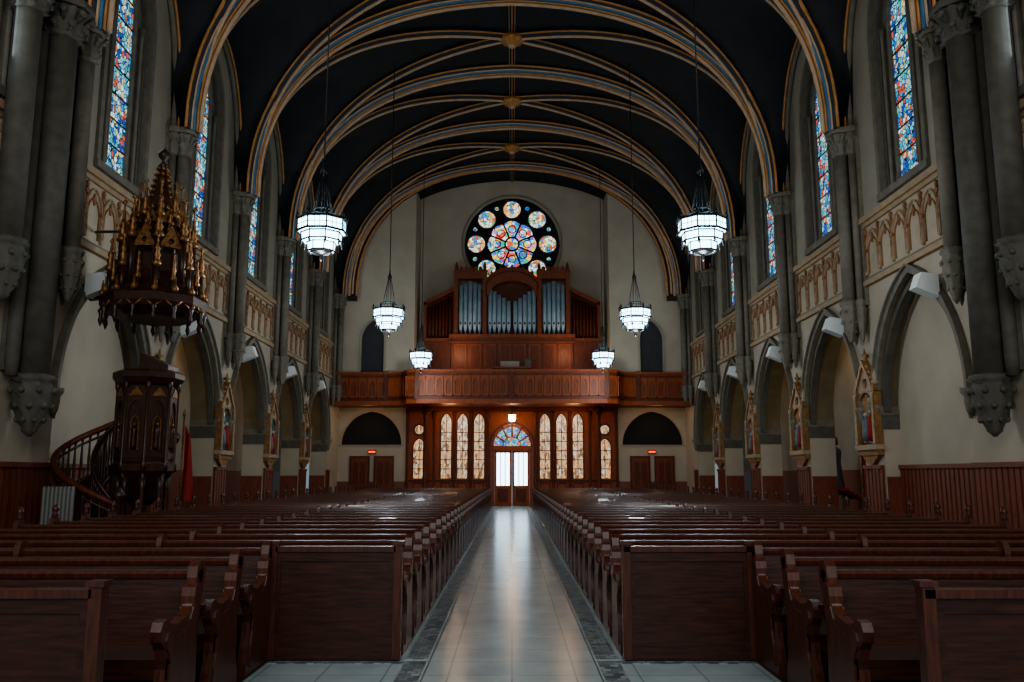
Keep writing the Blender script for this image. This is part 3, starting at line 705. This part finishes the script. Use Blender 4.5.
# canopy
mb=MB()
octa(mb,[(.1,4.62),(.7,4.6),(.92,4.75),(.97,4.85),(.97,5.0),(.9,5.05),(.83,5.12),(.6,5.3),(.5,5.5),(.2,5.6)])
for q in range(16):
    a=q*pi/8; r=.92
    mb.lathe([(.005,-.3),(.05,-.18),(.03,-.1),(.06,0),(.03,.06)],(r*cos(a),r*sin(a),4.72),'pulpit',8)
    mb.lathe([(.05,0),(.07,.06),(.03,.12),(.01,.3)],(r*cos(a),r*sin(a),5.02),'pgold',8)
    for t in(-1,1): mb.tube([(r*cos(a),r*sin(a),4.72),(r*.97*cos(a+t*pi/16),r*.97*sin(a+t*pi/16),4.88)],.022,'pgold',6)
for q in range(16):
    a=q*pi/8; c,s_=cos(a),sin(a)
    def pinn(r,z0,z1,z2,w=.055):
        mb.lathe([(w,z0),(w,z1)],(r*c,r*s_,0),'pulpit',8)
        mb.lathe([(w,z1),(w*1.7,z1+.03),(w*1.2,z1+.1),(w*.9,z1+.15),(w*1.3,z1+.2),(w*.7,z1+.28),(w*1.1,z1+.33),(w*.5,z1+.4),(.012,z2-.1),(w*.8,z2-.06),(.01,z2)],(r*c,r*s_,0),'pgold',8,lambda aa,j:1+.2*cos(4*aa))
    if q%2:
        pinn(.82,5.0,5.5,6.15,.05); pinn(.64,5.2,6.1,6.95,.065); pinn(.38,5.6,6.6,7.35,.055)
        mb.tube([(.82*c,.82*s_,5.5),(.74*c,.74*s_,5.75),(.6*c,.6*s_,5.7)],.025,'pgold',6)
        mb.tube([(.6*c,.6*s_,6.0),(.48*c,.48*s_,6.3),(.36*c,.36*s_,6.25)],.025,'pgold',6)
    else:
        pinn(.80,5.0,5.25,5.8,.035); pinn(.52,5.9,6.25,6.75,.045)
        for ap,z0,zs,w in((.64*cos(pi/8),5.25,5.8,.17),(.38*cos(pi/8),5.9,6.4,.10)):
            def PP(u,b,d,a=a,ap=ap): 
                r=ap+d; return (r*cos(a)-u*sin(a),r*sin(a)+u*cos(a),b)
            archband(mb,PP,0,w,z0,zs,w*1.3,.04,-.02,.02,'pulpit',5)
            mb.ext([(-w-.05,zs+w*.8),(w+.05,zs+w*.8),(0,zs+w*3.4)],PP,0,.03,'pgold',holes=[circ(0,zs+w*1.5,w*.35,8)])
            mb.lathe([(.02,0),(.05,.05),(.01,.13)],(ap*cos(a),ap*sin(a),zs+w*3.3),'pgold',6)
octa(mb,[(.42,5.3),(.42,6.0),(.28,6.4),(.24,7.0),(.2,7.15),(.06,7.65),(.03,7.8)],0,'pulpit')
for t in range(6):
    for q in range(8):
        a=q*pi/4+pi/8; r=.22-.16*t/6; mb.ball(((r+.01)*cos(a),(r+.01)*sin(a),7.05+.12*t),.035,'pgold',6)
mb.lathe([(.03,7.65),(.1,7.72),(.03,7.8),(.04,7.85),(.11,7.92),(.11,7.97),(.02,8.1)],(0,0,0),'pulpit',10)
mb.tube([(0,0,4.9),(-.9,.5,5.2),(-1.65,.8,5.2)],.06,'metal'); mb.tube([(0,0,6.4),(-1.65,.8,6.6)],.03,'metal')
mb.obj('pulpit_canopy',(px,py,-.1))

# ---------------------------------------------------------------- misc
mb=MB(); mb.lathe([(.35,0),(.35,.1),(.26,.15),(.24,.95),(.33,1.0),(.33,1.08)],(0,0,0),'plaster_dim',8,None,pi/8,False)
mb.lathe([(.26,1.08),(.28,1.2),(.22,1.6),(.2,1.95),(.24,2.2),(.23,2.35),(.09,2.45),(.07,2.52)],(0,0,0),'robe',20,lambda a,j:1+.06*cos(7*a+j))
mb.ball((0,0,2.62),.105,'skin',12,1.25); mb.lathe([(.13,2.5),(.135,2.62),(.12,2.74),(.03,2.79)],(.03,.0,0),'robe',12)
for s in(-1,1): mb.tube([(0,s*.22,2.28),(-.08,s*.27,2.02),(-.24,s*.06,2.08)],[.07,.06,.04],'robe',8); mb.ball((-.27,s*.04,2.1),.045,'skin')
stat=mb.mesh('statue')
inst('saint_statue',stat,(10.5,28.0,0)); inst('saint_statue',stat,(10.4,23.6,0)); inst('saint_statue',stat,(-10.5,28.2,0),pi)
mb=MB()
for j in range(3):
    mb.box(-.6,.6,j*.15,j*.15+.12,.85+.1*j,.88+.1*j,'metal')
    for q in range(8): mb.lathe([(.03,0),(.04,.09)],(-.52+.15*q,j*.15+.06,.88+.1*j),'red',8)
for x in(-.55,.55):
    for yy in(.05,.38): mb.tube([(x,yy,0),(x,yy,.9)],.02,'metal')
mb.box(-.58,.58,.02,.4,.3,.33,'metal')
inst('votive_candle_stand',mb.mesh('votive'),(9.9,25.0,0),pi/2)
mb=MB()
for q in range(8): mb.lathe([(.025,.1),(.035,.15),(.035,1.3),(.025,1.35)],(q*.07,0,0),'radiator',8)
mb.tube([(0,0,.2),(.49,0,.2)],.02,'radiator'); mb.tube([(0,0,1.25),(.49,0,1.25)],.02,'radiator'); mb.box(0,.03,-.03,.03,0,.12,'radiator'); mb.box(.46,.49,-.03,.03,0,.12,'radiator')
mb.obj('radiator',(-8.1,14.95,0))
mb=MB(); mb.tube([(0,0,0),(0,0,3.0)],.025,'pgold'); mb.lathe([(.2,0),(.2,.05),(.04,.1)],(0,0,0),'pgold',10); mb.lathe([(.02,3),(.05,3.05),(.01,3.2)],(0,0,0),'pgold',8)
vs=[];nn=14
for j in range(nn+1):
    for k_ in range(8):
        a=k_/7; vs.append((.03+.3*a*(1-.45*(1-j/nn)) ,.05*sin(6*a+j*.2),2.8-1.9*j/nn-.3*a*(1-j/nn)))
mb.add(vs,[(j*8+k_,j*8+k_+1,(j+1)*8+k_+1,(j+1)*8+k_) for j in range(nn) for k_ in range(7)],'red',True)
fm=mb.mesh('flag')
inst('standing_flag',fm,(-8.35,21.7,0)); inst('standing_flag',fm,(9.4,23.1,0))

# ---------------------------------------------------------------- lights
def area(name,loc,rot,sx,sy,e,c):
    L=bpy.data.lights.new(name,'AREA'); L.shape='RECTANGLE'; L.size=sx; L.size_y=sy; L.energy=e; L.color=c
    o=bpy.data.objects.new(name,L); S.collection.objects.link(o); o.location=loc; o.rotation_euler=rot; return o
area('frontal_fill_light',(0,-2.5,9),(math.radians(88),0,0),14,9,1350,(.97,.97,.96))  # added fill behind the camera, brightens the nave from the front
def pt(name,loc,e,c,r=.3):
    L=bpy.data.lights.new(name,'POINT'); L.energy=e; L.color=c; L.shadow_soft_size=r
    o=bpy.data.objects.new(name,L); S.collection.objects.link(o); o.location=loc
for s in(-1,1):
    for i in range(4,8): pt('aisle_lamp',(s*10.2,(B[i]+B[i+1])/2,5.6),24,(1,.68,.38))
    pt('narthex_lamp',(s*3,41.2,4.3),42,(1,.56,.26)); pt('narthex_lamp',(s*7,41.2,4.3),18,(1,.66,.4))
    for i in range(2,8):
        area('window_light',(s*(W-.25),(B[i]+B[i+1])/2,10.2),(0,s*math.radians(90)*1,0),3.4,1.1,26,(.80,.93,1))
pt('gallery_lamp',(-2.6,40.4,7.4),50,(1,.62,.34),.2); pt('gallery_lamp',(2.6,40.4,7.4),50,(1,.62,.34),.2)
pt('door_lamp',(0,41.6,4.0),26,(1,.6,.3),.12)
w=bpy.data.worlds.new('W'); S.world=w; w.use_nodes=True
w.node_tree.nodes['Background'].inputs[0].default_value=(.56,.74,.82,1); w.node_tree.nodes['Background'].inputs[1].default_value=.34

cd=bpy.data.cameras.new('camera'); co=bpy.data.objects.new('camera',cd); S.collection.objects.link(co)
cd.sensor_width=36; cd.lens=850/1024*36; co.location=(0,0,1.56); co.rotation_euler=(math.radians(98.9),0,0); cd.clip_end=200
S.camera=co
